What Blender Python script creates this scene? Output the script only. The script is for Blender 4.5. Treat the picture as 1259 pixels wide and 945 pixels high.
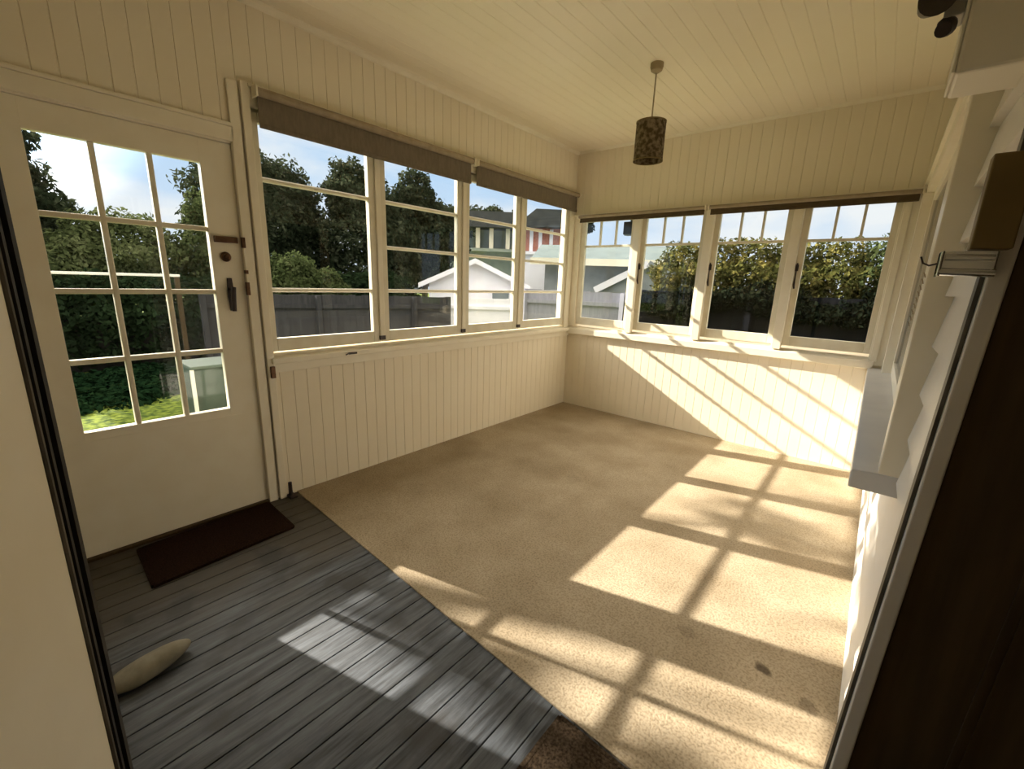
import bpy, bmesh, math, random
import numpy as np
from mathutils import Vector, Matrix

for o in list(bpy.data.objects):
    bpy.data.objects.remove(o)
S = bpy.context.scene
C = S.collection
R = math.radians
rnd = random.Random(7)

# ------------------------------------------------------------------ camera
EYE = 1.40
yaw, pit, rol = R(39.7), R(-13.43), R(2.0)
fw = Vector((-math.sin(yaw) * math.cos(pit), math.cos(yaw) * math.cos(pit), math.sin(pit)))
ri = Vector((math.cos(yaw), math.sin(yaw), 0))
up = ri.cross(fw)
r2 = ri * math.cos(rol) + up * math.sin(rol)
u2 = -ri * math.sin(rol) + up * math.cos(rol)
cam = bpy.data.cameras.new('camera')
camo = bpy.data.objects.new('camera', cam)
C.objects.link(camo)
cam.sensor_width = 36
cam.lens = 530.6 / 1259 * 36
cam.clip_start = 0.02
M4 = Matrix((r2, u2, -fw)).transposed().to_4x4()
M4.translation = Vector((0, 0, EYE))
camo.matrix_world = M4
S.camera = camo

# ------------------------------------------------------------------ light
SUN_STRENGTH = 11.6
SKY_STRENGTH = 0.72
OVERHEAD_FILL = 3.4
SUN_GLOW = 8.0
S.view_settings.view_transform = 'Standard'
S.view_settings.look = 'None'
S.view_settings.exposure = 0.58
S.view_settings.gamma = 1.0
S.view_settings.use_curve_mapping = False

sl = bpy.data.lights.new('sun', 'SUN')
sl.energy = SUN_STRENGTH
sl.angle = R(0.55)
sl.color = (1.0, 0.885, 0.76)
so = bpy.data.objects.new('sun', sl)
C.objects.link(so)
so.rotation_euler = Vector((1, 0.28, -0.553)).to_track_quat('-Z', 'Y').to_euler()

W = bpy.data.worlds.new('sky')
S.world = W
W.use_nodes = True
nt = W.node_tree
nt.nodes.clear()
wo = nt.nodes.new('ShaderNodeOutputWorld')
bg = nt.nodes.new('ShaderNodeBackground')
tc = nt.nodes.new('ShaderNodeTexCoord')
sx = nt.nodes.new('ShaderNodeSeparateXYZ')
nt.links.new(tc.outputs['Generated'], sx.inputs[0])
gr = nt.nodes.new('ShaderNodeValToRGB')
gr.color_ramp.elements[0].position = 0.0
gr.color_ramp.elements[0].color = (0.80, 0.88, 1.0, 1)
gr.color_ramp.elements[1].position = 0.6
gr.color_ramp.elements[1].color = (0.30, 0.52, 0.95, 1)
e = gr.color_ramp.elements.new(0.22)
e.color = (0.55, 0.75, 1.0, 1)
nt.links.new(sx.outputs['Z'], gr.inputs[0])
mpw = nt.nodes.new('ShaderNodeMapping')
mpw.inputs['Scale'].default_value = (3, 3, 7)
nt.links.new(tc.outputs['Generated'], mpw.inputs[0])
nz = nt.nodes.new('ShaderNodeTexNoise')
nz.inputs['Scale'].default_value = 1.3
nz.inputs['Detail'].default_value = 6
nt.links.new(mpw.outputs[0], nz.inputs[0])
cr = nt.nodes.new('ShaderNodeValToRGB')
cr.color_ramp.elements[0].position = 0.44
cr.color_ramp.elements[1].position = 0.62
nt.links.new(nz.outputs['Fac'], cr.inputs[0])
mxw = nt.nodes.new('ShaderNodeMixRGB')
mxw.inputs[2].default_value = (0.97, 0.98, 1.0, 1)
nt.links.new(cr.outputs[0], mxw.inputs[0])
nt.links.new(gr.outputs[0], mxw.inputs[1])
# warm tint added to the unseen overhead sky to warm the indoor shade
wf = nt.nodes.new('ShaderNodeMapRange')
wf.interpolation_type = 'SMOOTHSTEP'
wf.inputs['From Min'].default_value = 0.24
wf.inputs['From Max'].default_value = 0.50
nt.links.new(sx.outputs['Z'], wf.inputs['Value'])
wm = nt.nodes.new('ShaderNodeMixRGB')
wm.inputs[2].default_value = (1.0, 0.89, 0.76, 1)
nt.links.new(wf.outputs[0], wm.inputs[0])
nt.links.new(mxw.outputs[0], wm.inputs[1])
nt.links.new(wm.outputs[0], bg.inputs[0])
# unseen sky overhead and round the sun boosted as room fill, plain near horizon
ov = nt.nodes.new('ShaderNodeMapRange')
ov.interpolation_type = 'SMOOTHSTEP'
ov.inputs['From Min'].default_value = 0.30
ov.inputs['From Max'].default_value = 0.62
ov.inputs['To Min'].default_value = 1.0
ov.inputs['To Max'].default_value = OVERHEAD_FILL
nt.links.new(sx.outputs['Z'], ov.inputs['Value'])
sd_ = nt.nodes.new('ShaderNodeVectorMath')
sd_.operation = 'DOT_PRODUCT'
sd_.inputs[1].default_value = Vector((-1, -0.28, 0.553)).normalized()
nt.links.new(tc.outputs['Generated'], sd_.inputs[0])
gl_ = nt.nodes.new('ShaderNodeMapRange')
gl_.interpolation_type = 'SMOOTHSTEP'
gl_.inputs['From Min'].default_value = 0.84
gl_.inputs['From Max'].default_value = 1.0
gl_.inputs['To Min'].default_value = 0.0
gl_.inputs['To Max'].default_value = SUN_GLOW
nt.links.new(sd_.outputs['Value'], gl_.inputs['Value'])
sm = nt.nodes.new('ShaderNodeMath')
sm.operation = 'ADD'
nt.links.new(ov.outputs[0], sm.inputs[0])
nt.links.new(gl_.outputs[0], sm.inputs[1])
sk = nt.nodes.new('ShaderNodeMath')
sk.operation = 'MULTIPLY'
sk.inputs[1].default_value = SKY_STRENGTH
nt.links.new(sm.outputs[0], sk.inputs[0])
nt.links.new(sk.outputs[0], bg.inputs[1])
nt.links.new(bg.outputs[0], wo.inputs[0])

# ------------------------------------------------------------------ materials
def new_mat(name, col, rough=0.6, spec=0.3, metal=0.0):
    m = bpy.data.materials.new(name)
    m.use_nodes = True
    b = m.node_tree.nodes['Principled BSDF']
    b.inputs['Base Color'].default_value = (*col, 1)
    b.inputs['Roughness'].default_value = rough
    b.inputs['Specular IOR Level'].default_value = spec
    b.inputs['Metallic'].default_value = metal
    return m, m.node_tree, b

def noisy(name, c1, c2, scale=6, rough=0.6, spec=0.3, stretch=(1, 1, 1), lo=0.35, hi=0.65, detail=5, bump=0.0, metal=0.0, bscale=None, coord='Object'):
    m, t, b = new_mat(name, c1, rough, spec, metal)
    tc = t.nodes.new('ShaderNodeTexCoord')
    mp = t.nodes.new('ShaderNodeMapping')
    mp.inputs['Scale'].default_value = stretch
    t.links.new(tc.outputs[coord], mp.inputs[0])
    n = t.nodes.new('ShaderNodeTexNoise')
    n.inputs['Scale'].default_value = scale
    n.inputs['Detail'].default_value = detail
    t.links.new(mp.outputs[0], n.inputs[0])
    r = t.nodes.new('ShaderNodeValToRGB')
    r.color_ramp.elements[0].position = lo
    r.color_ramp.elements[0].color = (*c1, 1)
    r.color_ramp.elements[1].position = hi
    r.color_ramp.elements[1].color = (*c2, 1)
    t.links.new(n.outputs['Fac'], r.inputs[0])
    t.links.new(r.outputs[0], b.inputs['Base Color'])
    if bump:
        bn = t.nodes.new('ShaderNodeBump')
        bn.inputs['Strength'].default_value = bump
        bn.inputs['Distance'].default_value = 0.004
        if bscale:
            n2 = t.nodes.new('ShaderNodeTexNoise')
            n2.inputs['Scale'].default_value = bscale
            t.links.new(mp.outputs[0], n2.inputs[0])
            t.links.new(n2.outputs['Fac'], bn.inputs['Height'])
        else:
            t.links.new(n.outputs['Fac'], bn.inputs['Height'])
        t.links.new(bn.outputs[0], b.inputs['Normal'])
    return m

def glass_mat(name, tint=(0.93, 0.95, 0.95)):
    m = bpy.data.materials.new(name)
    m.use_nodes = True
    t = m.node_tree
    t.nodes.clear()
    o = t.nodes.new('ShaderNodeOutputMaterial')
    tr = t.nodes.new('ShaderNodeBsdfTransparent')
    tr.inputs[0].default_value = (*tint, 1)
    gl = t.nodes.new('ShaderNodeBsdfGlossy')
    gl.inputs['Roughness'].default_value = 0.02
    lw = t.nodes.new('ShaderNodeLayerWeight')
    lw.inputs[0].default_value = 0.5
    pw = t.nodes.new('ShaderNodeMath')
    pw.operation = 'POWER'
    pw.inputs[1].default_value = 5
    t.links.new(lw.outputs['Facing'], pw.inputs[0])
    fr = t.nodes.new('ShaderNodeMath')
    fr.operation = 'MULTIPLY_ADD'
    fr.inputs[1].default_value = 0.9
    fr.inputs[2].default_value = 0.025
    t.links.new(pw.outputs[0], fr.inputs[0])
    mx = t.nodes.new('ShaderNodeMixShader')
    t.links.new(fr.outputs[0], mx.inputs[0])
    t.links.new(tr.outputs[0], mx.inputs[1])
    t.links.new(gl.outputs[0], mx.inputs[2])
    t.links.new(mx.outputs[0], o.inputs[0])
    return m

def leaf_mat(name, cols, scale=2.5, trans=0.35):
    m = bpy.data.materials.new(name)
    m.use_nodes = True
    t = m.node_tree
    t.nodes.clear()
    o = t.nodes.new('ShaderNodeOutputMaterial')
    tc = t.nodes.new('ShaderNodeTexCoord')
    n = t.nodes.new('ShaderNodeTexNoise')
    n.inputs['Scale'].default_value = scale
    n.inputs['Detail'].default_value = 8
    n.inputs['Roughness'].default_value = 0.8
    t.links.new(tc.outputs['Object'], n.inputs[0])
    r = t.nodes.new('ShaderNodeValToRGB')
    els = r.color_ramp.elements
    els[0].position = 0.3
    els[0].color = (*cols[0], 1)
    els[1].position = 0.7
    els[1].color = (*cols[-1], 1)
    for i, c in enumerate(cols[1:-1]):
        e = els.new(0.3 + 0.4 * (i + 1) / (len(cols) - 1))
        e.color = (*c, 1)
    t.links.new(n.outputs['Fac'], r.inputs[0])
    d = t.nodes.new('ShaderNodeBsdfDiffuse')
    tl = t.nodes.new('ShaderNodeBsdfTranslucent')
    t.links.new(r.outputs[0], d.inputs[0])
    t.links.new(r.outputs[0], tl.inputs[0])
    mx = t.nodes.new('ShaderNodeMixShader')
    mx.inputs[0].default_value = trans
    t.links.new(d.outputs[0], mx.inputs[1])
    t.links.new(tl.outputs[0], mx.inputs[2])
    t.links.new(mx.outputs[0], o.inputs[0])
    return m

CREAM = noisy('cream_paint', (0.90, 0.805, 0.63), (0.92, 0.835, 0.665), 3, rough=0.45, spec=0.35)
TRIM = noisy('cream_trim_paint', (0.89, 0.81, 0.64), (0.92, 0.85, 0.69), 8, rough=0.38, spec=0.4)
CEIL = noisy('ceiling_paint', (0.90, 0.805, 0.63), (0.92, 0.835, 0.665), 2, rough=0.4, spec=0.4)
SASH = noisy('sash_paint', (0.78, 0.71, 0.54), (0.84, 0.78, 0.62), 12, rough=0.4, spec=0.4)
EXT_WHITE = noisy('weatherboard_paint', (0.84, 0.80, 0.72), (0.88, 0.84, 0.77), 5, rough=0.4, spec=0.4)
BOXP = noisy('box_paint', (0.85, 0.79, 0.66), (0.88, 0.82, 0.70), 2, rough=0.4, spec=0.4)
LEDGE = noisy('ledge_paint', (0.62, 0.60, 0.58), (0.70, 0.68, 0.65), 4, rough=0.3, spec=0.5)
DARK_LEAF = noisy('dark_stained_wood', (0.062, 0.042, 0.019), (0.085, 0.057, 0.027), 5, rough=0.6, spec=0.2, stretch=(8, 8, 0.6))
DARK_METAL = noisy('dark_bronze', (0.018, 0.010, 0.008), (0.04, 0.022, 0.016), 20, rough=0.45, spec=0.5)
BLACK = noisy('black_rubber', (0.012, 0.011, 0.009), (0.03, 0.027, 0.022), 30, rough=0.6)
SEAL_GAP = noisy('grey_seal_gap', (0.08, 0.072, 0.055), (0.14, 0.125, 0.10), 12, rough=0.5)
BLIND = noisy('blind_fabric', (0.19, 0.158, 0.115), (0.23, 0.19, 0.14), 60, rough=0.85, spec=0.1, stretch=(1, 1, 0.3))
BLIND2 = noisy('blind_dark_fabric', (0.11, 0.078, 0.042), (0.14, 0.10, 0.058), 60, rough=0.85, spec=0.1, stretch=(0.3, 1, 1))
RAILM = noisy('blind_rail', (0.34, 0.27, 0.18), (0.40, 0.32, 0.22), 20, rough=0.5)
CHROME, _, _ = new_mat('chrome', (0.75, 0.77, 0.76), 0.12, 0.5, 1.0)
BRASS = noisy('old_brass', (0.085, 0.045, 0.025), (0.15, 0.085, 0.05), 30, rough=0.4, metal=0.7)
GLASS = glass_mat('window_glass')
DIMGLASS = glass_mat('house_glass', (0.5, 0.5, 0.5))
MAT_BROWN = noisy('coir_mat', (0.012, 0.006, 0.004), (0.032, 0.016, 0.010), 160, rough=0.95, spec=0.05, bump=0.8)
MAT_WOVEN = noisy('woven_mat', (0.03, 0.02, 0.012), (0.085, 0.06, 0.038), 130, rough=0.95, spec=0.05, bump=0.8)
STONE = noisy('pale_stone', (0.20, 0.18, 0.13), (0.32, 0.29, 0.22), 14, rough=0.8, bump=0.3)
BROWN_BLOCK = noisy('brown_block', (0.20, 0.14, 0.05), (0.25, 0.175, 0.065), 8, rough=0.55)
SUBFLOOR, _, _ = new_mat('subfloor', (0.02, 0.018, 0.016), 0.9)
INNER = noisy('house_wall_paint', (0.16, 0.13, 0.10), (0.2, 0.17, 0.13), 2)
ROOFM = noisy('porch_roof_metal', (0.25, 0.25, 0.25), (0.3, 0.3, 0.3), 2)

def carpet_mat():
    m, t, b = new_mat('beige_carpet', (0.5, 0.42, 0.3), 0.95, 0.05)
    tc = t.nodes.new('ShaderNodeTexCoord')
    vo = t.nodes.new('ShaderNodeTexNoise')
    vo.inputs['Scale'].default_value = 120
    vo.inputs['Detail'].default_value = 3
    t.links.new(tc.outputs['Object'], vo.inputs[0])
    r = t.nodes.new('ShaderNodeValToRGB')
    r.color_ramp.elements[0].position = 0.33
    r.color_ramp.elements[0].color = (0.33, 0.262, 0.175, 1)
    r.color_ramp.elements[1].position = 0.56
    r.color_ramp.elements[1].color = (0.50, 0.41, 0.29, 1)
    t.links.new(vo.outputs['Fac'], r.inputs[0])
    n = t.nodes.new('ShaderNodeTexNoise')
    n.inputs['Scale'].default_value = 2.2
    n.inputs['Detail'].default_value = 6
    t.links.new(tc.outputs['Object'], n.inputs[0])
    r2_ = t.nodes.new('ShaderNodeValToRGB')
    r2_.color_ramp.elements[0].position = 0.3
    r2_.color_ramp.elements[0].color = (0.72, 0.69, 0.64, 1)
    r2_.color_ramp.elements[1].position = 0.62
    r2_.color_ramp.elements[1].color = (1, 1, 1, 1)
    t.links.new(n.outputs['Fac'], r2_.inputs[0])
    mu = t.nodes.new('ShaderNodeMixRGB')
    mu.blend_type = 'MULTIPLY'
    mu.inputs[0].default_value = 1
    t.links.new(r.outputs[0], mu.inputs[1])
    t.links.new(r2_.outputs[0], mu.inputs[2])
    last = mu.outputs[0]
    # three dark spill stains of their own
    n3 = t.nodes.new('ShaderNodeTexNoise')
    n3.inputs['Scale'].default_value = 18
    n3.inputs['Detail'].default_value = 4
    t.links.new(tc.outputs['Object'], n3.inputs[0])
    for (sx_, sy_, rad, amt) in ((-0.10, 1.66, 0.055, 0.8), (0.05, 1.60, 0.07, 0.45), (-0.38, 1.66, 0.08, 0.25), (-1.5, 2.55, 0.14, 0.12)):
        vd = t.nodes.new('ShaderNodeVectorMath')
        vd.operation = 'DISTANCE'
        vd.inputs[1].default_value = (sx_, sy_, 0.006)
        t.links.new(tc.outputs['Object'], vd.inputs[0])
        ad = t.nodes.new('ShaderNodeMath')
        ad.operation = 'MULTIPLY_ADD'
        ad.inputs[1].default_value = -1 / rad
        ad.inputs[2].default_value = 0.62
        t.links.new(vd.outputs['Value'], ad.inputs[0])
        a2 = t.nodes.new('ShaderNodeMath')
        a2.operation = 'ADD'
        t.links.new(ad.outputs[0], a2.inputs[0])
        t.links.new(n3.outputs['Fac'], a2.inputs[1])
        rr = t.nodes.new('ShaderNodeMapRange')
        rr.inputs['From Min'].default_value = 0.58
        rr.inputs['From Max'].default_value = 0.80
        rr.inputs['To Max'].default_value = amt
        t.links.new(a2.outputs[0], rr.inputs['Value'])
        mm = t.nodes.new('ShaderNodeMixRGB')
        mm.inputs[2].default_value = (0.06, 0.045, 0.03, 1)
        t.links.new(rr.outputs[0], mm.inputs[0])
        t.links.new(last, mm.inputs[1])
        last = mm.outputs[0]
    t.links.new(last, b.inputs['Base Color'])
    bn = t.nodes.new('ShaderNodeBump')
    bn.inputs['Strength'].default_value = 0.6
    bn.inputs['Distance'].default_value = 0.004
    t.links.new(vo.outputs['Fac'], bn.inputs['Height'])
    t.links.new(bn.outputs[0], b.inputs['Normal'])
    return m

def deck_mat():
    m, t, b = new_mat('worn_floorboards', (0.1, 0.1, 0.1), 0.60, 0.55)
    tc = t.nodes.new('ShaderNodeTexCoord')
    mp = t.nodes.new('ShaderNodeMapping')
    mp.inputs['Scale'].default_value = (26, 2.2, 1)
    t.links.new(tc.outputs['Object'], mp.inputs[0])
    n = t.nodes.new('ShaderNodeTexNoise')
    n.inputs['Scale'].default_value = 1.4
    n.inputs['Detail'].default_value = 9
    n.inputs['Roughness'].default_value = 0.65
    t.links.new(mp.outputs[0], n.inputs[0])
    r = t.nodes.new('ShaderNodeValToRGB')
    r.color_ramp.elements[0].position = 0.34
    r.color_ramp.elements[0].color = (0.014, 0.0155, 0.018, 1)
    r.color_ramp.elements[1].position = 0.66
    r.color_ramp.elements[1].color = (0.128, 0.143, 0.165, 1)
    t.links.new(n.outputs['Fac'], r.inputs[0])
    # old brown stain left near the garden door
    sx = t.nodes.new('ShaderNodeSeparateXYZ')
    t.links.new(tc.outputs['Object'], sx.inputs[0])
    n2 = t.nodes.new('ShaderNodeTexNoise')
    n2.inputs['Scale'].default_value = 2.4
    n2.inputs['Detail'].default_value = 5
    t.links.new(tc.outputs['Object'], n2.inputs[0])
    a = t.nodes.new('ShaderNodeMath')
    a.operation = 'ADD'
    t.links.new(sx.outputs[0], a.inputs[0])
    t.links.new(n2.outputs['Fac'], a.inputs[1])
    mr = t.nodes.new('ShaderNodeMapRange')
    mr.inputs['From Min'].default_value = -1.25
    mr.inputs['From Max'].default_value = -1.65
    mr.inputs['To Max'].default_value = 0.85
    t.links.new(a.outputs[0], mr.inputs['Value'])
    mx = t.nodes.new('ShaderNodeMixRGB')
    mx.inputs[2].default_value = (0.065, 0.052, 0.034, 1)
    t.links.new(mr.outputs[0], mx.inputs[0])
    t.links.new(r.outputs[0], mx.inputs[1])
    # dark spots
    n4 = t.nodes.new('ShaderNodeTexNoise')
    n4.inputs['Scale'].default_value = 5
    n4.inputs['Detail'].default_value = 6
    t.links.new(tc.outputs['Object'], n4.inputs[0])
    m4 = t.nodes.new('ShaderNodeMapRange')
    m4.inputs['From Min'].default_value = 0.52
    m4.inputs['From Max'].default_value = 0.66
    m4.inputs['To Max'].default_value = 0.75
    t.links.new(n4.outputs['Fac'], m4.inputs['Value'])
    mz = t.nodes.new('ShaderNodeMixRGB')
    mz.inputs[2].default_value = (0.02, 0.018, 0.016, 1)
    t.links.new(m4.outputs[0], mz.inputs[0])
    t.links.new(mx.outputs[0], mz.inputs[1])
    t.links.new(mz.outputs[0], b.inputs['Base Color'])
    bn = t.nodes.new('ShaderNodeBump')
    bn.inputs['Strength'].default_value = 0.35
    bn.inputs['Distance'].default_value = 0.003
    t.links.new(n.outputs['Fac'], bn.inputs['Height'])
    t.links.new(bn.outputs[0], b.inputs['Normal'])
    return m

CARPET = carpet_mat()
DECK = deck_mat()

# ------------------------------------------------------------------ mesh helpers
class MB:
    def __init__(self):
        self.bm = bmesh.new()

    def box(self, x0, x1, y0, y1, z0, z1):
        v = [self.bm.verts.new((x, y, z)) for x in (x0, x1) for y in (y0, y1) for z in (z0, z1)]
        for f in ((0, 1, 3, 2), (4, 6, 7, 5), (0, 4, 5, 1), (2, 3, 7, 6), (0, 2, 6, 4), (1, 5, 7, 3)):
            self.bm.faces.new([v[i] for i in f])
        return self

    def prism(self, pts, axis, a0, a1):
        """closed polygon pts (two coords) swept along axis from a0 to a1"""
        def mk(p, a):
            if axis == 'x': return (a, p[0], p[1])
            if axis == 'y': return (p[0], a, p[1])
            return (p[0], p[1], a)
        A = [self.bm.verts.new(mk(p, a0)) for p in pts]
        B = [self.bm.verts.new(mk(p, a1)) for p in pts]
        n = len(pts)
        self.bm.faces.new(A[::-1])
        self.bm.faces.new(B)
        for i in range(n):
            j = (i + 1) % n
            self.bm.faces.new((A[i], A[j], B[j], B[i]))
        return self

    def hexa(self, lo, hi):
        A = [self.bm.verts.new(p) for p in lo]
        B = [self.bm.verts.new(p) for p in hi]
        n = len(lo)
        self.bm.faces.new(A[::-1])
        self.bm.faces.new(B)
        for i in range(n):
            j = (i + 1) % n
            self.bm.faces.new((A[i], A[j], B[j], B[i]))
        return self

    def bar(self, p0, p1, w, d):
        p0, p1 = Vector(p0), Vector(p1)
        t = (p1 - p0).normalized()
        s = t.cross(Vector((0, 0, 1)))
        if s.length < 1e-3: s = Vector((1, 0, 0))
        s.normalize()
        n = s.cross(t)
        q = [s * w / 2 * a + n * d / 2 * b for a, b in ((-1, -1), (1, -1), (1, 1), (-1, 1))]
        return self.hexa([p0 + k for k in q], [p1 + k for k in q])

    def tube(self, pts, r, n=12, caps=True):
        pts = [Vector(p) for p in pts]
        rs = r if isinstance(r, (list, tuple)) else [r] * len(pts)
        rings = []
        for i, p in enumerate(pts):
            t = (pts[min(i + 1, len(pts) - 1)] - pts[max(i - 1, 0)]).normalized()
            a = t.cross(Vector((0, 0, 1)))
            if a.length < 1e-3: a = Vector((1, 0, 0))
            a.normalize()
            b = a.cross(t)
            rings.append([self.bm.verts.new(p + (a * math.cos(2 * math.pi * k / n) + b * math.sin(2 * math.pi * k / n)) * rs[i]) for k in range(n)])
        for A, B in zip(rings, rings[1:]):
            for k in range(n):
                self.bm.faces.new((A[k], A[(k + 1) % n], B[(k + 1) % n], B[k]))
        if caps:
            self.bm.faces.new(rings[0][::-1])
            self.bm.faces.new(rings[-1])
        return self

    def lathe(self, c, prof, n=28, closed=False):
        """prof: list of (radius, z) about vertical axis at c"""
        rings = []
        for r_, z in prof:
            rings.append([self.bm.verts.new((c[0] + r_ * math.cos(2 * math.pi * k / n), c[1] + r_ * math.sin(2 * math.pi * k / n), c[2] + z)) for k in range(n)])
        L = list(zip(rings, rings[1:]))
        if closed: L.append((rings[-1], rings[0]))
        for A, B in L:
            for k in range(n):
                self.bm.faces.new((A[k], A[(k + 1) % n], B[(k + 1) % n], B[k]))
        if not closed:
            self.bm.faces.new(rings[0][::-1])
            self.bm.faces.new(rings[-1])
        return self

    def build(self, name, mat, parent=None, bevel=0.0, smooth=False):
        bmesh.ops.recalc_face_normals(self.bm, faces=self.bm.faces[:])
        me = bpy.data.meshes.new(name)
        self.bm.to_mesh(me)
        self.bm.free()
        me.materials.append(mat)
        o = bpy.data.objects.new(name, me)
        C.objects.link(o)
        if parent:
            o.parent = parent
            o.matrix_parent_inverse = Matrix.Translation(-parent.location) if parent.type == 'EMPTY' else Matrix()
        if smooth:
            for p in me.polygons: p.use_smooth = True
        if bevel:
            md = o.modifiers.new('bevel', 'BEVEL')
            md.width = bevel
            md.segments = 2
            md.limit_method = 'ANGLE'
        return o

def tag(o, label, cat, kind=None, group=None):
    o['label'] = label
    o['category'] = cat
    if kind: o['kind'] = kind
    if group: o['group'] = group
    return o

def empty(name, loc, label, cat, kind=None, group=None):
    o = bpy.data.objects.new(name, None)
    o.empty_display_size = 0.05
    C.objects.link(o)
    o.location = loc
    return tag(o, label, cat, kind, group)

def kindof(o, k='structure'):
    o['kind'] = k
    return o

def grooved(mb, axis, face, sign, u0, u1, v0, v1, pitch, depth=0.004, gw=0.006, off=0.0):
    """tongue-and-groove sheet. axis 'x': wall facing sign*x, u=y, v=z; 'y': u=x, v=z; 'z': ceiling facing down, u=x, v=y"""
    us = [(u0, 0)]
    k = math.ceil((u0 - off) / pitch)
    while off + k * pitch < u1 - gw:
        g = off + k * pitch
        if g > u0 + gw:
            us += [(g - gw / 2, 0), (g, depth), (g + gw / 2, 0)]
        k += 1
    us.append((u1, 0))
    prev = None
    for u, d in us:
        w = face - sign * d
        if axis == 'x': a, b = (w, u, v0), (w, u, v1)
        elif axis == 'y': a, b = (u, w, v0), (u, w, v1)
        else: a, b = (u, v0, w), (u, v1, w)
        A, B = mb.bm.verts.new(a), mb.bm.verts.new(b)
        if prev: mb.bm.faces.new((prev[0], A, B, prev[1]))
        prev = (A, B)

LX, FY, CZ, RX = -2.732, 4.263, 2.75, 0.13
LO, FO, RO = -2.86, 4.39, 0.27          # outer faces
EY = -0.75                              # near end wall

# ------------------------------------------------------------------ floor
mb = MB()
bw = 0.092
x = LX
while x < RX + 0.02:
    mb.box(x + 0.002, min(x + bw - 0.002, RX + 0.05), EY, 1.2, -0.022, 0.0)
    x += bw
tagf = kindof(mb.build('floor', DECK, bevel=0.0015))
tag(tagf, 'worn dark grey floorboards between the house door and garden door', 'floor', 'structure')
kindof(MB().box(LO, RO + 3.2, EY - 0.9, FO, -0.10, -0.023).build('floor_base', SUBFLOOR))
mb = MB()
mb.hexa([(LX, 1.108, 0), (RX + 0.01, 0.988, 0), (RX + 0.01, FY, 0), (LX, FY, 0)],
        [(LX, 1.108, 0.007), (RX + 0.01, 0.988, 0.007), (RX + 0.01, FY, 0.007), (LX, FY, 0.007)])
tag(mb.build('carpet', CARPET), 'beige speckled carpet covering the floor beyond the bare boards', 'carpet')
MB().box(LX, RX + 0.05, 1.2, FY, -0.022, -0.0005).build('floor_underlay', SUBFLOOR)['kind'] = 'structure'

# ------------------------------------------------------------------ walls
P = 0.082
mb = MB()                                # left wall: cores and lining
cx0, cx1 = LO, LX - 0.0045
mb.box(cx0, cx1, EY, 0.055, 0, CZ)
mb.box(cx0, cx1, 0.055, 0.945, 2.06, CZ)
mb.box(cx0, cx1, 1.035, 4.20, 0, 0.93)
mb.box(cx0, cx1, 1.035, 4.20, 2.26, CZ)
mb.box(cx0, cx1, 4.20, FO, 0, CZ)
grooved(mb, 'x', LX, 1, EY, 0.06, 0, CZ, P)
grooved(mb, 'x', LX, 1, 0.06, 1.02, 2.06, CZ, P)
mb.box(cx0, cx1, 0.945, 1.035, 0, CZ)
grooved(mb, 'x', LX, 1, 1.02, FY, 2.30, CZ, P)
grooved(mb, 'x', LX, 1, 1.0, FY, 0, 0.86, P)
tag(mb.build('wall_left', CREAM), 'cream tongue and groove wall with the garden door and four windows', 'wall', 'structure')
mb = MB()                                # far wall
cy0, cy1 = FY + 0.0045, FO
mb.box(LX, -2.64, cy0, cy1, 0, CZ)
mb.box(-2.64, 0.02, cy0, cy1, 0, 0.93)
mb.box(-2.64, 0.02, cy0, cy1, 2.12, CZ)
mb.box(0.02, RO, cy0, cy1, 0, CZ)
grooved(mb, 'y', FY, -1, LX, RX + 0.02, 2.10, CZ, P)
grooved(mb, 'y', FY, -1, LX, RX + 0.02, 0, 0.88, P)
tag(mb.build('wall_far', CREAM), 'cream tongue and groove end wall below and above the far windows', 'wall', 'structure')

mb = MB()                                # right (house) wall, weatherboards
rc = 0.152
mb.box(rc, RO, EY, -0.36, 0, CZ)
mb.box(rc, RO, -0.36, 1.075, 2.08, CZ)
mb.box(rc, RO, 1.075, 1.76, 0, CZ)
mb.box(rc, RO, 1.76, 4.05, 0, 0.82)
mb.box(rc, RO, 1.76, 4.05, 2.02, CZ)
mb.box(rc, RO, 4.05, FO, 0, CZ)
ex = 0.140
def boards(y0, y1, z0, z1):
    k = 0
    zb = 0.0
    while zb < z1 - 0.01:
        zt = zb + ex
        if zt > z0 + 0.01:
            a, b = max(zb, z0), min(zt, z1)
            xb = RX + 0.019 * (a - zb) / ex
            xt = RX + 0.019 * (b - zb) / ex
            mb.prism([(xb, a), (0.1525, a), (0.1525, b), (xt, b)], 'y', y0, y1)
        zb = zt
boards(EY, -0.36, 0, CZ)
boards(-0.36, 1.075, 2.10, CZ)
boards(1.075, 1.71, 0, CZ)
boards(1.71, 4.15, 0, 0.80)
boards(1.71, 4.15, 2.05, CZ)
boards(4.15, FY, 0, CZ)
tag(mb.build('wall_right', EXT_WHITE), 'white weatherboard house wall along the right side of the sunroom', 'wall', 'structure')

tag(MB().box(LO, RO, EY - 0.12, EY, -0.02, CZ).build('wall_near', CREAM), 'cream end wall behind the open cream door', 'wall', 'structure')

mb = MB()
grooved(mb, 'z', CZ, -1, LX, 0.16, EY, FY, 0.0862, depth=0.003, gw=0.006, off=-0.2776)
mb.box(LX, RO, EY, FO, CZ + 0.006, CZ + 0.05)
tag(mb.build('ceiling', CEIL), 'cream board ceiling with narrow grooves running away from the door', 'ceiling', 'structure')
kindof(MB().prism([(LO - 0.18, CZ + 0.10), (RO + 3.2, CZ + 0.10), (RO + 3.2, CZ + 0.6), (LO - 0.18, CZ + 0.16)], 'y', EY - 0.9, FO + 0.15).build('roof', ROOFM))
kindof(MB().box(LO, RO + 3.2, EY - 0.9, FO, CZ + 0.05, CZ + 0.10).build('roof_deck', SUBFLOOR))

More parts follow.
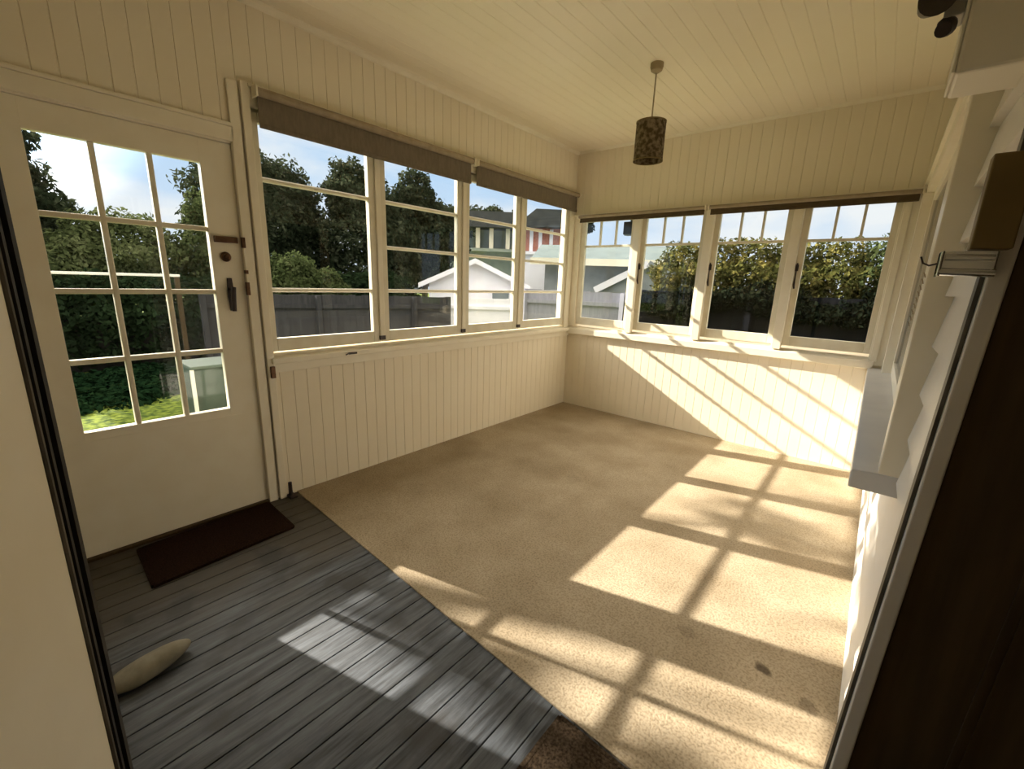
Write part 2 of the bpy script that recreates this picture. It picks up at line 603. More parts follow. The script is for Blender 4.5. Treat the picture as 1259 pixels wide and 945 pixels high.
# the dim house behind the camera's doorway
mb = MB()
mb.box(RO + 3.1, RO + 3.2, EY - 0.9, FO, -0.02, CZ)
mb.box(RO, RO + 3.1, EY - 0.9, EY - 0.8, -0.02, CZ)
mb.box(RO, RO + 3.1, FO - 0.1, FO, -0.02, CZ)
mb.box(RO, RO + 3.1, EY - 0.8, FO - 0.1, CZ - 0.02, CZ + 0.05)
kindof(mb.build('wall_house', INNER))
mb = MB()
xx = 0.156
while xx < RO + 3.0:
    mb.box(xx, xx + 0.118, -0.36 if xx < RO - 0.05 else EY - 0.8, 1.075 if xx < RO - 0.05 else FO - 0.1, -0.022, -0.001)
    xx += 0.12
kindof(mb.build('floor_house', DARK_LEAF))

# ------------------------------------------------------------------ trims
def trim(n, mb, mat=TRIM, bevel=0.003):
    return kindof(mb.build(n, mat, bevel=bevel))
trim('trim_1', MB().prism([(LX, CZ), (LX + 0.03, CZ), (LX + 0.026, CZ - 0.012), (LX + 0.012, CZ - 0.026), (LX, CZ - 0.03)], 'y', EY, FY), bevel=0)
trim('trim_2', MB().prism([(FY, CZ), (FY - 0.022, CZ), (FY - 0.009, CZ - 0.018), (FY, CZ - 0.022)], 'x', LX, RX), bevel=0)
# architraves of the garden door
trim('trim_3', MB().box(LX - 0.001, LX + 0.018, -0.02, 0.945, 2.055, 2.125).box(LX - 0.001, LX + 0.026, -0.03, 0.945, 2.125, 2.142))
trim('trim_4', MB().box(LX - 0.001, LX + 0.018, -0.02, 0.055, 0.0, 2.055))
trim('trim_5', MB().box(LX - 0.001, LX + 0.018, 0.935, 0.985, 0.0, 2.345).box(LX - 0.001, LX + 0.028, 0.995, 1.035, 0.0, 2.355))
# window head board
trim('trim_6', MB().box(LX - 0.001, LX + 0.022, 1.035, FY, 2.245, 2.335).box(LX - 0.001, LX + 0.034, 1.03, FY, 2.335, 2.352))
trim('trim_7', MB().box(LX, 0.09, FY - 0.022, FY + 0.001, 2.06, 2.11).box(LX, 0.095, FY - 0.03, FY + 0.001, 2.11, 2.122))
# corner post between both window rows
trim('trim_8', MB().box(LX - 0.05, LX + 0.012, 4.16, FY, 0.905, 2.25).box(LX - 0.001, LX + 0.09, FY - 0.012, FY + 0.03, 0.93, 2.07))
trim('trim_9', MB().box(-0.005, 0.095, FY - 0.02, FY + 0.001, 0.87, 2.07).box(0.005, 0.045, FY - 0.032, FY + 0.001, 0.90, 2.06))
# jamb linings of the garden door
trim('trim_10', MB().box(LO, LX, 0.050, 0.066, 0, 2.06).box(LO, LX, 0.936, 0.950, 0, 2.06).box(LO, LX, 0.066, 0.936, 2.046, 2.062))
# stop timber at the foot of the door
trim('trim_11', MB().box(LO, LX + 0.012, 0.066, 0.936, -0.005, 0.014), DARK_LEAF)

# ------------------------------------------------------------------ windows of the left wall
mb = MB()
mb.prism([(LX - 0.09, 0.93), (LX + 0.045, 0.905), (LX + 0.045, 0.872), (LX - 0.09, 0.872)], 'y', 1.02, FY)
mb.box(LX - 0.001, LX + 0.016, 1.035, FY, 0.815, 0.872)
lsill = mb.build('trim_12', TRIM, bevel=0.003)
kindof(lsill)
mb = MB()
mb.prism([(LX - 0.09, 0.93), (LX - 0.09, 0.965), (LO - 0.13, 0.945), (LO - 0.13, 0.90), (LX - 0.09, 0.90)], 'y', 0.98, FO)
kindof(mb.build('trim_13', EXT_WHITE, bevel=0.003))
kindof(MB().box(LO, LX - 0.04, 1.035, FO - 0.1, 2.235, 2.262).box(LO, LX - 0.005, 1.022, 1.037, 0.93, 2.25).build('trim_14', SASH))

SX0, SX1 = LX - 0.048, LX - 0.008            # sash thickness
LW = [(1.038, 1.072, 1.739, 1.797, 1), (1.803, 1.862, 2.542, 2.603, 2), (2.609, 2.67, 3.284, 3.355, 2), (3.361, 3.432, 4.115, 4.16, 2)]
where = ['window nearest the garden door, with three tall panes', 'second window from the garden door, four stacked panes over a shed gable',
         'third window from the garden door, four panes over white walls', 'narrow looking window beside the corner post, brick house behind']
for i, (a, g0, g1, b, nm) in enumerate(LW):
    w = empty('window_%d' % (i + 1), (LX, (a + b) / 2, 0.94), 'cream framed ' + where[i], 'window', 'structure', 'windows of the left wall')
    mb = MB()
    mb.box(SX0, SX1, a, g0 + 0.004, 0.94, 2.235).box(SX0, SX1, g1 - 0.004, b, 0.94, 2.235)
    mb.box(SX0, SX1, g0 + 0.004, g1 - 0.004, 0.94, 1.018).box(SX0, SX1, g0 + 0.004, g1 - 0.004, 2.185, 2.235)
    mb.build('sash', SASH, w, bevel=0.003)
    zs = [1.302, 1.905] if nm == 1 else [1.302, 1.603, 1.905]
    for z in zs:
        MB().prism([(SX0 + 0.004, z - 0.012), (SX1 - 0.012, z - 0.012), (SX1 - 0.002, z - 0.004), (SX1 - 0.002, z + 0.004), (SX1 - 0.012, z + 0.012), (SX0 + 0.004, z + 0.012)], 'y', g0, g1).build('muntin', SASH, w)
    MB().box(LX - 0.030, LX - 0.026, g0 - 0.004, g1 + 0.004, 1.01, 2.19).build('pane', GLASS, w)
    if i < 3:
        # dark casement fastener at the foot of the meeting stiles
        MB().box(SX1, SX1 + 0.014, b - 0.022, b + 0.026, 0.955, 0.985).build('catch', DARK_METAL, w, bevel=0.003)
        # cover bead on the meeting stiles
        MB().box(SX1 - 0.004, LX + 0.006, b - 0.016, b + 0.022, 0.985, 2.235).build('cover_bead', TRIM, w, bevel=0.003)
t = tag(MB().box(LX + 0.045, LX + 0.052, 1.50, 1.56, 0.883, 0.896).tube([(LX + 0.048, 1.50, 0.89), (LX + 0.062, 1.485, 0.89), (LX + 0.066, 1.47, 0.886)], 0.004, 8).build('sash_hook', DARK_METAL),
        'small dark metal hook on the edge of the left window sill', 'hook')

# ------------------------------------------------------------------ windows of the far wall
mb = MB()
mb.prism([(FY + 0.09, 0.945), (FY - 0.045, 0.905), (FY - 0.045, 0.845), (FY + 0.09, 0.845)], 'x', LX, 0.03)
kindof(mb.build('trim_15', TRIM, bevel=0.004))
mb = MB()
mb.prism([(FY + 0.09, 0.94), (FY + 0.09, 0.972), (FO + 0.12, 0.945), (FO + 0.12, 0.90), (FY + 0.09, 0.90)], 'x', LO, RO)
kindof(mb.build('trim_16', EXT_WHITE, bevel=0.003))
kindof(MB().box(-2.64, 0.02, FY + 0.05, FO, 2.10, 2.122).build('trim_17', SASH))
FW = [(-2.64, -2.589, -2.05, -1.979), (-1.971, -1.901, -1.367, -1.297), (-1.289, -1.219, -0.701, -0.627), (-0.619, -0.546, -0.04, 0.0)]
fwhere = ['far window in the corner, pale sky over a gabled house', 'far window second from the corner, teal roof and yellow shrub behind',
          'far window third from the corner, hedge behind its lower pane', 'far window at the right end, next to the house wall']
FS0, FS1 = FY + 0.012, FY + 0.05
for i, (a, g0, g1, b) in enumerate(FW):
    w = empty('window_%d' % (i + 5), ((a + b) / 2, FY, 0.95), 'cream framed ' + fwhere[i], 'window', 'structure', 'windows of the far wall')
    mb = MB()
    mb.box(a, g0 + 0.004, FS0, FS1, 0.955, 2.10).box(g1 - 0.004, b, FS0, FS1, 0.955, 2.10)
    mb.box(g0 + 0.004, g1 - 0.004, FS0, FS1, 0.955, 1.032).box(g0 + 0.004, g1 - 0.004, FS0, FS1, 2.045, 2.10)
    mb.build('sash', SASH, w, bevel=0.003)
    MB().box(g0, g1, FS0 + 0.004, FS1 - 0.004, 1.785, 1.806).build('muntin', SASH, w, bevel=0.003)
    for k in (1, 2):
        xm = g0 + (g1 - g0) * k / 3
        MB().box(xm - 0.009, xm + 0.009, FS0 + 0.006, FS1 - 0.006, 1.806, 2.05).build('muntin', SASH, w, bevel=0.002)
    MB().box(g0 - 0.004, g1 + 0.004, FY + 0.030, FY + 0.034, 1.02, 2.055).build('pane', GLASS, w)
    if i < 3:
        MB().box(b - 0.030, b + 0.038, FS0 - 0.055, FS0, 0.92, 2.08).build('mullion', TRIM, w, bevel=0.004)
    if i > 0:
        xs = g0 - 0.03
        MB().tube([(xs, FS0 - 0.012, 1.62), (xs, FS0 - 0.02, 1.60), (xs, FS0 - 0.02, 1.45), (xs + 0.004, FS0 - 0.012, 1.42)], [0.006, 0.007, 0.008, 0.006], 8).box(xs - 0.01, xs + 0.01, FS0 - 0.010, FS0, 1.56, 1.61).build('casement_fastener', DARK_METAL, w)

# ------------------------------------------------------------------ house window on the right wall
w = empty('window_9', (RX, 2.9, 0.85), 'house window in the white weatherboard wall with a thick painted ledge', 'window', 'structure')
mb = MB()
mb.hexa([(0.019, 1.70, 0.79), (0.16, 1.70, 0.79), (0.16, FY - 0.02, 0.79), (0.004, FY - 0.02, 0.79)],
        [(0.019, 1.70, 0.85), (0.16, 1.70, 0.862), (0.16, FY - 0.02, 0.862), (0.004, FY - 0.02, 0.85)])
mb.build('ledge', LEDGE, w, bevel=0.004)
MB().box(0.084, 0.16, 1.70, 1.79, 0.855, 2.05).build('casing', TRIM, w, bevel=0.003)
MB().box(0.084, 0.16, 4.02, 4.11, 0.855, 2.05).build('casing', TRIM, w, bevel=0.003)
MB().box(0.100, 0.16, 1.62, 4.19, 2.05, 2.13).box(0.085, 0.16, 1.60, 4.21, 2.13, 2.15).build('head_board', TRIM, w, bevel=0.003)
mb = MB()
for (y0, y1) in ((1.79, 2.90), (2.90, 4.02)):
    mb.box(0.135, 0.17, y0, y0 + 0.06, 0.86, 2.05).box(0.135, 0.17, y1 - 0.06, y1, 0.86, 2.05)
    mb.box(0.135, 0.17, y0 + 0.06, y1 - 0.06, 0.86, 0.94).box(0.135, 0.17, y0 + 0.06, y1 - 0.06, 1.99, 2.05)
mb.build('sash', TRIM, w, bevel=0.003)
MB().box(0.150, 0.154, 1.84, 3.97, 0.93, 2.0).build('pane', DIMGLASS, w)

# ------------------------------------------------------------------ garden door
d1 = empty('door_1', (LX, 0.5, 0), 'cream garden door with twelve glass panes above a flush panel', 'door', 'structure')
DX0, DX1 = LX - 0.052, LX - 0.010
gy0, gy1, gz0, gz1 = 0.185, 0.787, 0.64, 1.93
mb = MB()
mb.box(DX0, DX1, 0.068, gy0, 0.016, 2.044).box(DX0, DX1, gy1, 0.934, 0.016, 2.044)
mb.box(DX0, DX1, gy0, gy1, 0.016, gz0).box(DX0, DX1, gy0, gy1, gz1, 2.044)
mb.box(DX1, DX1 + 0.002, 0.09, 0.92, 0.03, 0.598)
mb.build('leaf', TRIM, d1, bevel=0.003)
for k in (1, 2):
    y = gy0 + (gy1 - gy0) * k / 3
    MB().box(DX0 + 0.004, DX1 - 0.004, y - 0.011, y + 0.011, gz0, gz1).build('muntin', SASH, d1, bevel=0.004)
for z in (0.972, 1.291, 1.611):
    MB().box(DX0 + 0.004, DX1 - 0.005, gy0, gy1, z - 0.012, z + 0.012).build('muntin', SASH, d1, bevel=0.004)
MB().box(LX - 0.033, LX - 0.029, gy0 - 0.003, gy1 + 0.003, gz0 - 0.003, gz1 + 0.003).build('pane', GLASS, d1)
hp = MB().prism([(0.845, 1.19), (0.869, 1.19), (0.873, 1.30), (0.869, 1.365), (0.845, 1.365), (0.841, 1.30)], 'x', DX1, DX1 + 0.006).build('handle_plate', DARK_METAL, d1, bevel=0.002)
MB().tube([(DX1 + 0.004, 0.857, 1.305), (DX1 + 0.045, 0.857, 1.305)], 0.008, 10).tube([(DX1 + 0.045, 0.860, 1.318), (DX1 + 0.048, 0.855, 1.29), (DX1 + 0.046, 0.852, 1.19)], [0.012, 0.013, 0.010], 10).build('lever', DARK_METAL, hp)
lk = MB().box(DX1, DX1 + 0.022, 0.805, 0.915, 1.548, 1.580).build('bolt', BRASS, d1, bevel=0.003)
kn = MB().lathe((0, 0, 0), [(0.024, 0), (0.026, 0.006), (0.022, 0.012), (0.016, 0.016), (0.016, 0.03), (0.008, 0.034)], 20)
for v in kn.bm.verts: v.co = Vector((DX1 + v.co.z, 0.852 + v.co.x, 1.476 + v.co.y))
kn.build('deadlock', BRASS, d1)
for z, h in ((1.555, 0.055), (1.40, 0.02), (1.31, 0.07)):
    MB().box(LX + 0.006, LX + 0.024, 0.928, 0.946, z - h / 2, z + h / 2).build('keeper', BRASS, d1, bevel=0.002)
for z in (0.25, 1.05, 1.82):
    MB().tube([(DX1 + 0.004, 0.066, z - 0.045), (DX1 + 0.004, 0.066, z + 0.045)], 0.006, 10).build('hinge', TRIM, d1)

# ------------------------------------------------------------------ near open doors
hx, hy, fx, fy = 0.10, -0.34, -0.75, 0.011
ang = math.atan2(fy - hy, fx - hx)
Ld = math.hypot(fx - hx, fy - hy)
d2 = empty('door_2', (hx, hy, 0), 'open cream door in the left foreground with a dark weatherseal along its edge', 'door', 'structure')
def rotmb(mb, o=(hx, hy), a=ang):
    for v in mb.bm.verts:
        X, Y = v.co.x, v.co.y
        v.co.x = o[0] + X * math.cos(a) - Y * math.sin(a)
        v.co.y = o[1] + X * math.sin(a) + Y * math.cos(a)
    return mb
# local x runs from hinge to the free edge, face towards the viewer at local y = 0 (body behind at y > 0)
rotmb(MB().box(0, Ld, 0, 0.04, 0.012, 2.03)).build('leaf', TRIM, d2, bevel=0.002)
rotmb(MB().box(Ld, Ld + 0.042, 0.004, 0.036, 0.012, 2.03).box(Ld, Ld + 0.006, -0.004, 0.04, 0.012, 2.03)).build('seal_gap', SEAL_GAP, d2, bevel=0.003)
rotmb(MB().box(Ld + 0.006, Ld + 0.012, -0.006, 0.0035, 0.012, 2.03).box(Ld + 0.034, Ld + 0.044, -0.003, 0.0035, 0.012, 2.03)).build('rubber_lip', BLACK, d2)
for z in (0.25, 1.75):
    rotmb(MB().tube([(-0.006, 0.02, z - 0.05), (-0.006, 0.02, z + 0.05)], 0.007, 10)).build('hinge', BRASS, d2)

lean = math.atan(0.0270)
d3 = empty('door_3', (0.102, 1.03, 0), 'dark brown door standing open at the right edge, pale strip along its edge', 'door', 'structure')
def leanmb(mb):
    for v in mb.bm.verts: v.co.x += 0.0270 * v.co.z
    return mb
leanmb(MB().box(0.1065, 0.92, 1.024, 1.062, 0.01, 2.06)).build('leaf', DARK_LEAF, d3, bevel=0.002)
leanmb(MB().box(0.230, 0.236, 1.020, 1.026, 0.01, 2.06).box(0.245, 0.249, 1.021, 1.026, 0.01, 2.06)).build('bead', DARK_LEAF, d3)
leanmb(MB().box(0.0810, 0.106, 1.018, 1.060, 0.01, 2.06)).build('edge_strip', EXT_WHITE, d3, bevel=0.003)
leanmb(MB().box(0.0745, 0.0805, 1.030, 1.062, 0.01, 2.06)).build('seal_gap', SEAL_GAP, d3)  # dark strip put in for the shadow gap beside the pale strip
# jamb and head of the house doorway
kindof(MB().box(0.136, RO, 1.066, 1.10, 0, 2.10).box(0.136, RO, -0.40, -0.362, 0, 2.10).box(0.125, RO, -0.40, 1.10, 2.07, 2.11).build('trim_18', EXT_WHITE, bevel=0.002))

# ------------------------------------------------------------------ roller blinds
def blind(label, axis, a, b, zt, zb, group, mat, plane):
    o = empty('roller_blind', (plane, (a + b) / 2, zt) if axis == 'x' else ((a + b) / 2, plane, zt), label, 'blind', group=group)
    def pt(u, d, z): return (plane + d, u, z) if axis == 'x' else (u, plane - d, z)
    r = 0.022 if axis == 'x' else 0.016
    MB().tube([pt(a, 0.008, zt - r), pt(b, 0.008, zt - r)], r, 16).build('roller', RAILM, o, smooth=False)
    mb = MB()
    if axis == 'x': mb.box(plane - 0.004, plane - 0.002, a + 0.012, b - 0.012, zb + 0.012, zt - r)
    else: mb.box(a + 0.012, b - 0.012, plane + 0.002, plane + 0.004, zb + 0.008, zt - r)
    mb.build('fabric', mat, o)
    mb = MB()
    if axis == 'x': mb.box(plane - 0.009, plane + 0.004, a + 0.012, b - 0.012, zb, zb + 0.022)
    else: mb.box(a + 0.012, b - 0.012, plane - 0.004, plane + 0.009, zb, zb + 0.016)
    mb.build('bottom_bar', mat, o, bevel=0.003)
    for u in (a, b):
        mb = MB()
        if axis == 'x': mb.box(plane - 0.03, plane + 0.034, u - 0.004, u + 0.004, zt - 2 * r - 0.006, zt + 0.004)
        else: mb.box(u - 0.004, u + 0.004, plane - 0.03, plane + 0.026, zt - 2 * r - 0.006, zt + 0.004)
        mb.build('bracket', TRIM, o)
    return o
blind('brown roller blind nearest the garden door, rolled almost fully up', 'x', 1.05, 2.635, 2.335, 2.145, 'roller blinds of the left wall', BLIND, LX + 0.058)
blind('brown roller blind running to the corner above the left windows', 'x', 2.675, 4.215, 2.335, 2.145, 'roller blinds of the left wall', BLIND, LX + 0.058)
blind('slim dark brown roller blind above the two far windows beside the corner', 'y', -2.64, -1.335, 2.108, 2.035, 'roller blinds of the far wall', BLIND2, FY - 0.052)
blind('slim dark brown roller blind above the two far windows at the right', 'y', -1.305, 0.085, 2.108, 2.03, 'roller blinds of the far wall', BLIND2, FY - 0.052)

# ------------------------------------------------------------------ pendant lamp
px_, py_ = -1.33, 2.909
pl = empty('pendant_lamp', (px_, py_, CZ), 'small pendant lamp with a brown drum shade hanging from the ceiling', 'lamp')
MB().lathe((px_, py_, CZ), [(0.040, 0), (0.040, -0.02), (0.034, -0.040), (0.010, -0.055)], 24).build('ceiling_rose', noisy('rose_plastic', (0.34, 0.27, 0.16), (0.38, 0.30, 0.18), 5, rough=0.5), pl)
MB().tube([(px_, py_, CZ - 0.05), (px_, py_, 2.36)], 0.0045, 8).build('cord', noisy('cord_cover', (0.30, 0.23, 0.13), (0.36, 0.28, 0.17), 30), pl)
SHADE = noisy('brown_shade', (0.09, 0.065, 0.034), (0.28, 0.22, 0.14), 38, rough=0.8, spec=0.1, lo=0.42, hi=0.62)
sh = MB().lathe((px_, py_, 2.19), [(0.092, 0), (0.092, 0.233), (0.089, 0.233), (0.089, 0)], 40, closed=True).build('lamp_shade', SHADE, pl)
for z in (0.0, 0.227):
    MB().lathe((px_, py_, 2.19 + z), [(0.0885, 0), (0.0945, 0), (0.0945, 0.006), (0.0885, 0.006)], 40, closed=True).build('rim', BROWN_BLOCK, sh)
mb = MB()
for k in range(3):
    a = 2 * math.pi * k / 3
    mb.tube([(px_ + 0.016 * math.cos(a), py_ + 0.016 * math.sin(a), 2.385), (px_ + 0.090 * math.cos(a), py_ + 0.090 * math.sin(a), 2.415)], 0.0025, 6)
mb.lathe((px_, py_, 2.38), [(0.014, -0.07), (0.018, -0.06), (0.018, 0), (0.012, 0.012)], 16)
mb.build('lamp_holder', BROWN_BLOCK, pl)
MB().lathe((px_, py_, 2.31), [(0.012, 0), (0.016, -0.015), (0.030, -0.05), (0.028, -0.072), (0.012, -0.09)], 20).build('bulb', new_mat('bulb_glass', (0.75, 0.72, 0.65), 0.2, 0.5)[0], pl, smooth=True)

# ------------------------------------------------------------------ mats, doorstop and small fittings
def mat_thing(name, pts, z, h, m, label, ribs):
    o = empty(name, (pts[0][0], pts[0][1], z), label, 'mat')
    MB().hexa([(x, y, z) for x, y in pts], [(x, y, z + h) for x, y in pts]).build('pile', m, o, bevel=0.003)
    mb = MB()
    n = len(pts)
    for i in range(n):
        a, b = Vector((*pts[i], z + h * 0.6)), Vector((*pts[(i + 1) % n], z + h * 0.6))
        mb.bar(a, b, 0.014, h)
    mb.build('border', m, o)
    return o
mat_thing('door_mat', [(-2.665, 0.285), (-2.285, 0.272), (-2.325, 0.905), (-2.70, 0.915)], 0.0, 0.014, MAT_BROWN, 'dark brown doormat on the boards in front of the garden door', 8)
mat_thing('door_mat', [(-0.575, 0.16), (0.04, 0.14), (0.06, 0.978), (-0.572, 0.998)], 0.0, 0.010, MAT_WOVEN, 'dark woven doormat at the bottom of the photo beside the carpet edge', 8)

bm = bmesh.new()
bmesh.ops.create_icosphere(bm, subdivisions=4, radius=1)
for v in bm.verts:
    c = v.co
    t = c.x
    wdt = 1.0 - 0.35 * t
    n = 0.05 * math.sin(5 * c.x + 2) * math.cos(4 * c.y + 1)
    z = max(c.z, -0.75)
    v.co = Vector((c.x * 0.125, c.y * 0.052 * wdt * (1 + n), (z + 0.75) * 0.036 * (1 + 0.15 * t)))
rock = MB()
rock.bm.free()
rock.bm = bm
for v in rock.bm.verts:
    X, Y = v.co.x, v.co.y
    a = R(98)
    v.co.x = -1.765 + X * math.cos(a) - Y * math.sin(a)
    v.co.y = 0.165 + X * math.sin(a) + Y * math.cos(a)
tag(rock.build('doorstop_stone', STONE, smooth=True), 'pale elongated stone lying on the boards beside the open cream door', 'stone')

fb = empty('floor_stop', (LX + 0.03, 1.055, 0), 'small dark metal peg standing on the floor beside the door frame', 'door stop')
MB().tube([(LX + 0.034, 1.055, 0.006), (LX + 0.034, 1.055, 0.10)], [0.013, 0.011], 12).build('post', DARK_METAL, fb)
MB().box(LX + 0.01, LX + 0.075, 1.035, 1.080, 0.0, 0.012).build('foot', DARK_METAL, fb, bevel=0.002)
mb = MB().box(LX + 0.028, LX + 0.045, 1.005, 1.030, 0.79, 0.86)
tag(mb.build('frame_stop', BRASS, bevel=0.003), 'small brown block on the door architrave at the end of the sill', 'block')

# meter box high on the house wall
mbx = empty('meter_box', (0.13, 1.27, 1.82), 'cream painted box mounted high on the white weatherboard wall', 'box')
MB().box(0.030, 0.135, 1.27, 1.42, 1.818, 2.60).build('cabinet', BOXP, mbx, bevel=0.006)
MB().box(0.0245, 0.030, 1.272, 1.418, 1.822, 2.595).build('lid', BOXP, mbx, bevel=0.003)
MB().box(0.0165, 0.0245, 1.38, 1.40, 2.15, 2.19).build('latch', CHROME, mbx, bevel=0.002)
# sensor light on the side of the box
sg = empty('sensor_light', (0.01, 1.30, 1.96), 'dark swivelling sensor light fixed to the cream box by the ceiling', 'lamp')
MB().box(-0.006, 0.0245, 1.30, 1.36, 1.935, 2.02).build('backplate', noisy('sensor_white', (0.5, 0.47, 0.42), (0.56, 0.53, 0.47), 8), sg, bevel=0.003)
MB().tube([(-0.004, 1.325, 1.975), (-0.03, 1.30, 1.985)], 0.010, 12).tube([(0.004, 1.32, 1.94), (-0.006, 1.305, 1.925)], 0.008, 12).build('arm', DARK_METAL, sg)
MB().tube([(-0.034, 1.36, 1.985), (-0.024, 1.29, 1.965), (-0.019, 1.255, 1.955)], [0.017, 0.026, 0.030], 18).build('head', noisy('sensor_dark', (0.05, 0.04, 0.03), (0.09, 0.075, 0.055), 20, rough=0.4), sg)
MB().tube([(0.006, 1.31, 1.925), (0.002, 1.29, 1.912), (-0.002, 1.272, 1.902)], [0.012, 0.016, 0.013], 14).build('sensor_eye', DARK_METAL, sg)

# wooden block and chrome bracket on the door frame
wb = empty('wall_bracket', (0.11, 1.0, 1.46), 'brown wooden block over a shiny chrome bracket on the right door edge', 'bracket')
MB().box(0.0885, 0.1345, 0.985, 1.018, 1.472, 1.607).build('block', BROWN_BLOCK, wb, bevel=0.002)
MB().box(0.058, 0.122, 0.985, 1.02, 1.432, 1.470).box(0.058, 0.062, 0.972, 1.02, 1.430, 1.470).build('chrome_plate', CHROME, wb, bevel=0.003)
MB().tube([(0.060, 0.978, 1.438), (0.122, 0.978, 1.436)], 0.006, 14).tube([(0.064, 0.98, 1.460), (0.118, 0.98, 1.459)], 0.005, 12).build('rod', CHROME, wb)
MB().tube([(0.060, 0.995, 1.452), (0.048, 0.995, 1.448), (0.040, 0.995, 1.452), (0.036, 0.995, 1.462)], 0.0014, 8).build('hook', DARK_METAL, wb)
mb = MB()
for k in range(9):
    z = 1.437 - 0.010 * k
    xk = 0.046 - 0.0006 * k
    mb.tube([(xk - 0.002, 0.995, z), (xk, 0.995, z - 0.004), (xk + 0.001, 0.995, z - 0.008)], 0.0009, 6)
mb.build('chain', RAILM, wb)

# ------------------------------------------------------------------ garden
GZ = -0.45
LAWN = noisy('lawn_grass', (0.028, 0.052, 0.012), (0.15, 0.19, 0.03), 14, rough=0.9, spec=0.05, detail=8, bump=0.8)
mb = MB().box(-45, 40, -40, 45, GZ - 0.05, GZ)
tag(mb.build('lawn', LAWN), 'green lawn outside the garden door', 'lawn', 'structure')
tag(MB().box(LO, RO + 3.2, EY - 0.9, FO, GZ - 0.02, -0.10).build('foundation', noisy('foundation', (0.3, 0.28, 0.25), (0.36, 0.33, 0.3), 4)), 'concrete base under the sunroom', 'foundation', 'structure')

def leaves(name, blobs, n, size, mat, parent=None, seed=1, up=0.0, fill=0.5):
    g = np.random.default_rng(seed)
    wts = np.array([b[3] * b[4] * b[5] for b in blobs]) ** 0.67
    idx = g.choice(len(blobs), n, p=wts / wts.sum())
    B = np.array(blobs, float)[idx]
    d = g.normal(size=(n, 3))
    d /= np.linalg.norm(d, axis=1)[:, None]
    rr = g.uniform(fill, 1.0, n) ** 0.6
    lump = 1 + 0.16 * np.sin(d[:, 0] * 7 + B[:, 0]) * np.sin(d[:, 1] * 6 + B[:, 1]) + 0.12 * np.sin(d[:, 2] * 9)
    c = B[:, :3] + d * B[:, 3:6] * (rr * lump)[:, None]
    ctr = (np.array([b[:3] for b in blobs]).mean(0))
    nrm = d + g.normal(size=(n, 3)) * 0.8
    nrm[:, 2] += up
    nrm /= np.linalg.norm(nrm, axis=1)[:, None]
    t = np.cross(nrm, g.normal(size=(n, 3)))
    t /= np.linalg.norm(t, axis=1)[:, None]
    b_ = np.cross(nrm, t)
    s = size * g.uniform(0.6, 1.4, n)[:, None]
    V = np.empty((n, 4, 3))
    V[:, 0] = c - t * s
    V[:, 1] = c - b_ * s * 0.5 + nrm * s * 0.12
    V[:, 2] = c + t * s
    V[:, 3] = c + b_ * s * 0.5 + nrm * s * 0.12
    me = bpy.data.meshes.new(name)
    me.vertices.add(n * 4)
    me.vertices.foreach_set('co', V.reshape(-1))
    me.loops.add(n * 4)
    me.loops.foreach_set('vertex_index', np.arange(n * 4, dtype=np.int32))
    me.polygons.add(n)
    me.polygons.foreach_set('loop_start', np.arange(0, n * 4, 4, dtype=np.int32))
    me.update(calc_edges=True)
    me.materials.append(mat)
    o = bpy.data.objects.new(name, me)
    C.objects.link(o)
    if parent:
        o.parent = parent
        o.matrix_parent_inverse = Matrix.Translation(-parent.location)
    return o

BARK = noisy('bark', (0.06, 0.045, 0.03), (0.12, 0.09, 0.06), 12, rough=0.9, stretch=(4, 4, 0.6))
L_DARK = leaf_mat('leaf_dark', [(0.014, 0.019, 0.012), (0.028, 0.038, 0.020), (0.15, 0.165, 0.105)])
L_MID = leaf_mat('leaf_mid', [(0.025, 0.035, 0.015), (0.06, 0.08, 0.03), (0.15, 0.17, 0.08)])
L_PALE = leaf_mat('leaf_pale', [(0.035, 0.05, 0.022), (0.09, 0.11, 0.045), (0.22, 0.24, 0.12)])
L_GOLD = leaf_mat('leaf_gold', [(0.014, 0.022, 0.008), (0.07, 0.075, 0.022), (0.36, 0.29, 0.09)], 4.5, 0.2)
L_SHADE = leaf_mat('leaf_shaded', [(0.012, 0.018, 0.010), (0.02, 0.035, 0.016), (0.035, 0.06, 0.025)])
L_IVY_SHADE = leaf_mat('leaf_ivy_shade', [(0.003, 0.005, 0.003), (0.007, 0.010, 0.006), (0.022, 0.028, 0.014)], 4, 0.15)
L_COVER_SHADE = leaf_mat('leaf_cover_shade', [(0.004, 0.011, 0.005), (0.007, 0.019, 0.008), (0.016, 0.034, 0.012)], 3, 0.2)

def tree(name, base, blobs, n, size, mat, label, cat='tree', seed=1, fill=0.5, group=None, trunk_r=0.14):
    o = empty(name, base, label, cat, group=group)
    leaves('crown', blobs, n, size, mat, o, seed, fill=fill)
    top = np.array([b[:3] for b in blobs]).mean(0)
    mb = MB()
    b0 = Vector(base)
    mid = Vector(top)
    mb.tube([b0 - Vector((0, 0, 0.05)), b0.lerp(mid, 0.5) + Vector((0.06, 0.05, 0)), mid], [trunk_r, trunk_r * 0.75, trunk_r * 0.4], 10)
    for b in blobs[:8]:
        mb.tube([b0.lerp(mid, 0.55), b0.lerp(mid, 0.6).lerp(Vector(b[:3]), 0.5), Vector(b[:3])], [trunk_r * 0.45, trunk_r * 0.3, trunk_r * 0.12], 7)
    mb.build('trunk', BARK, o)
    return o

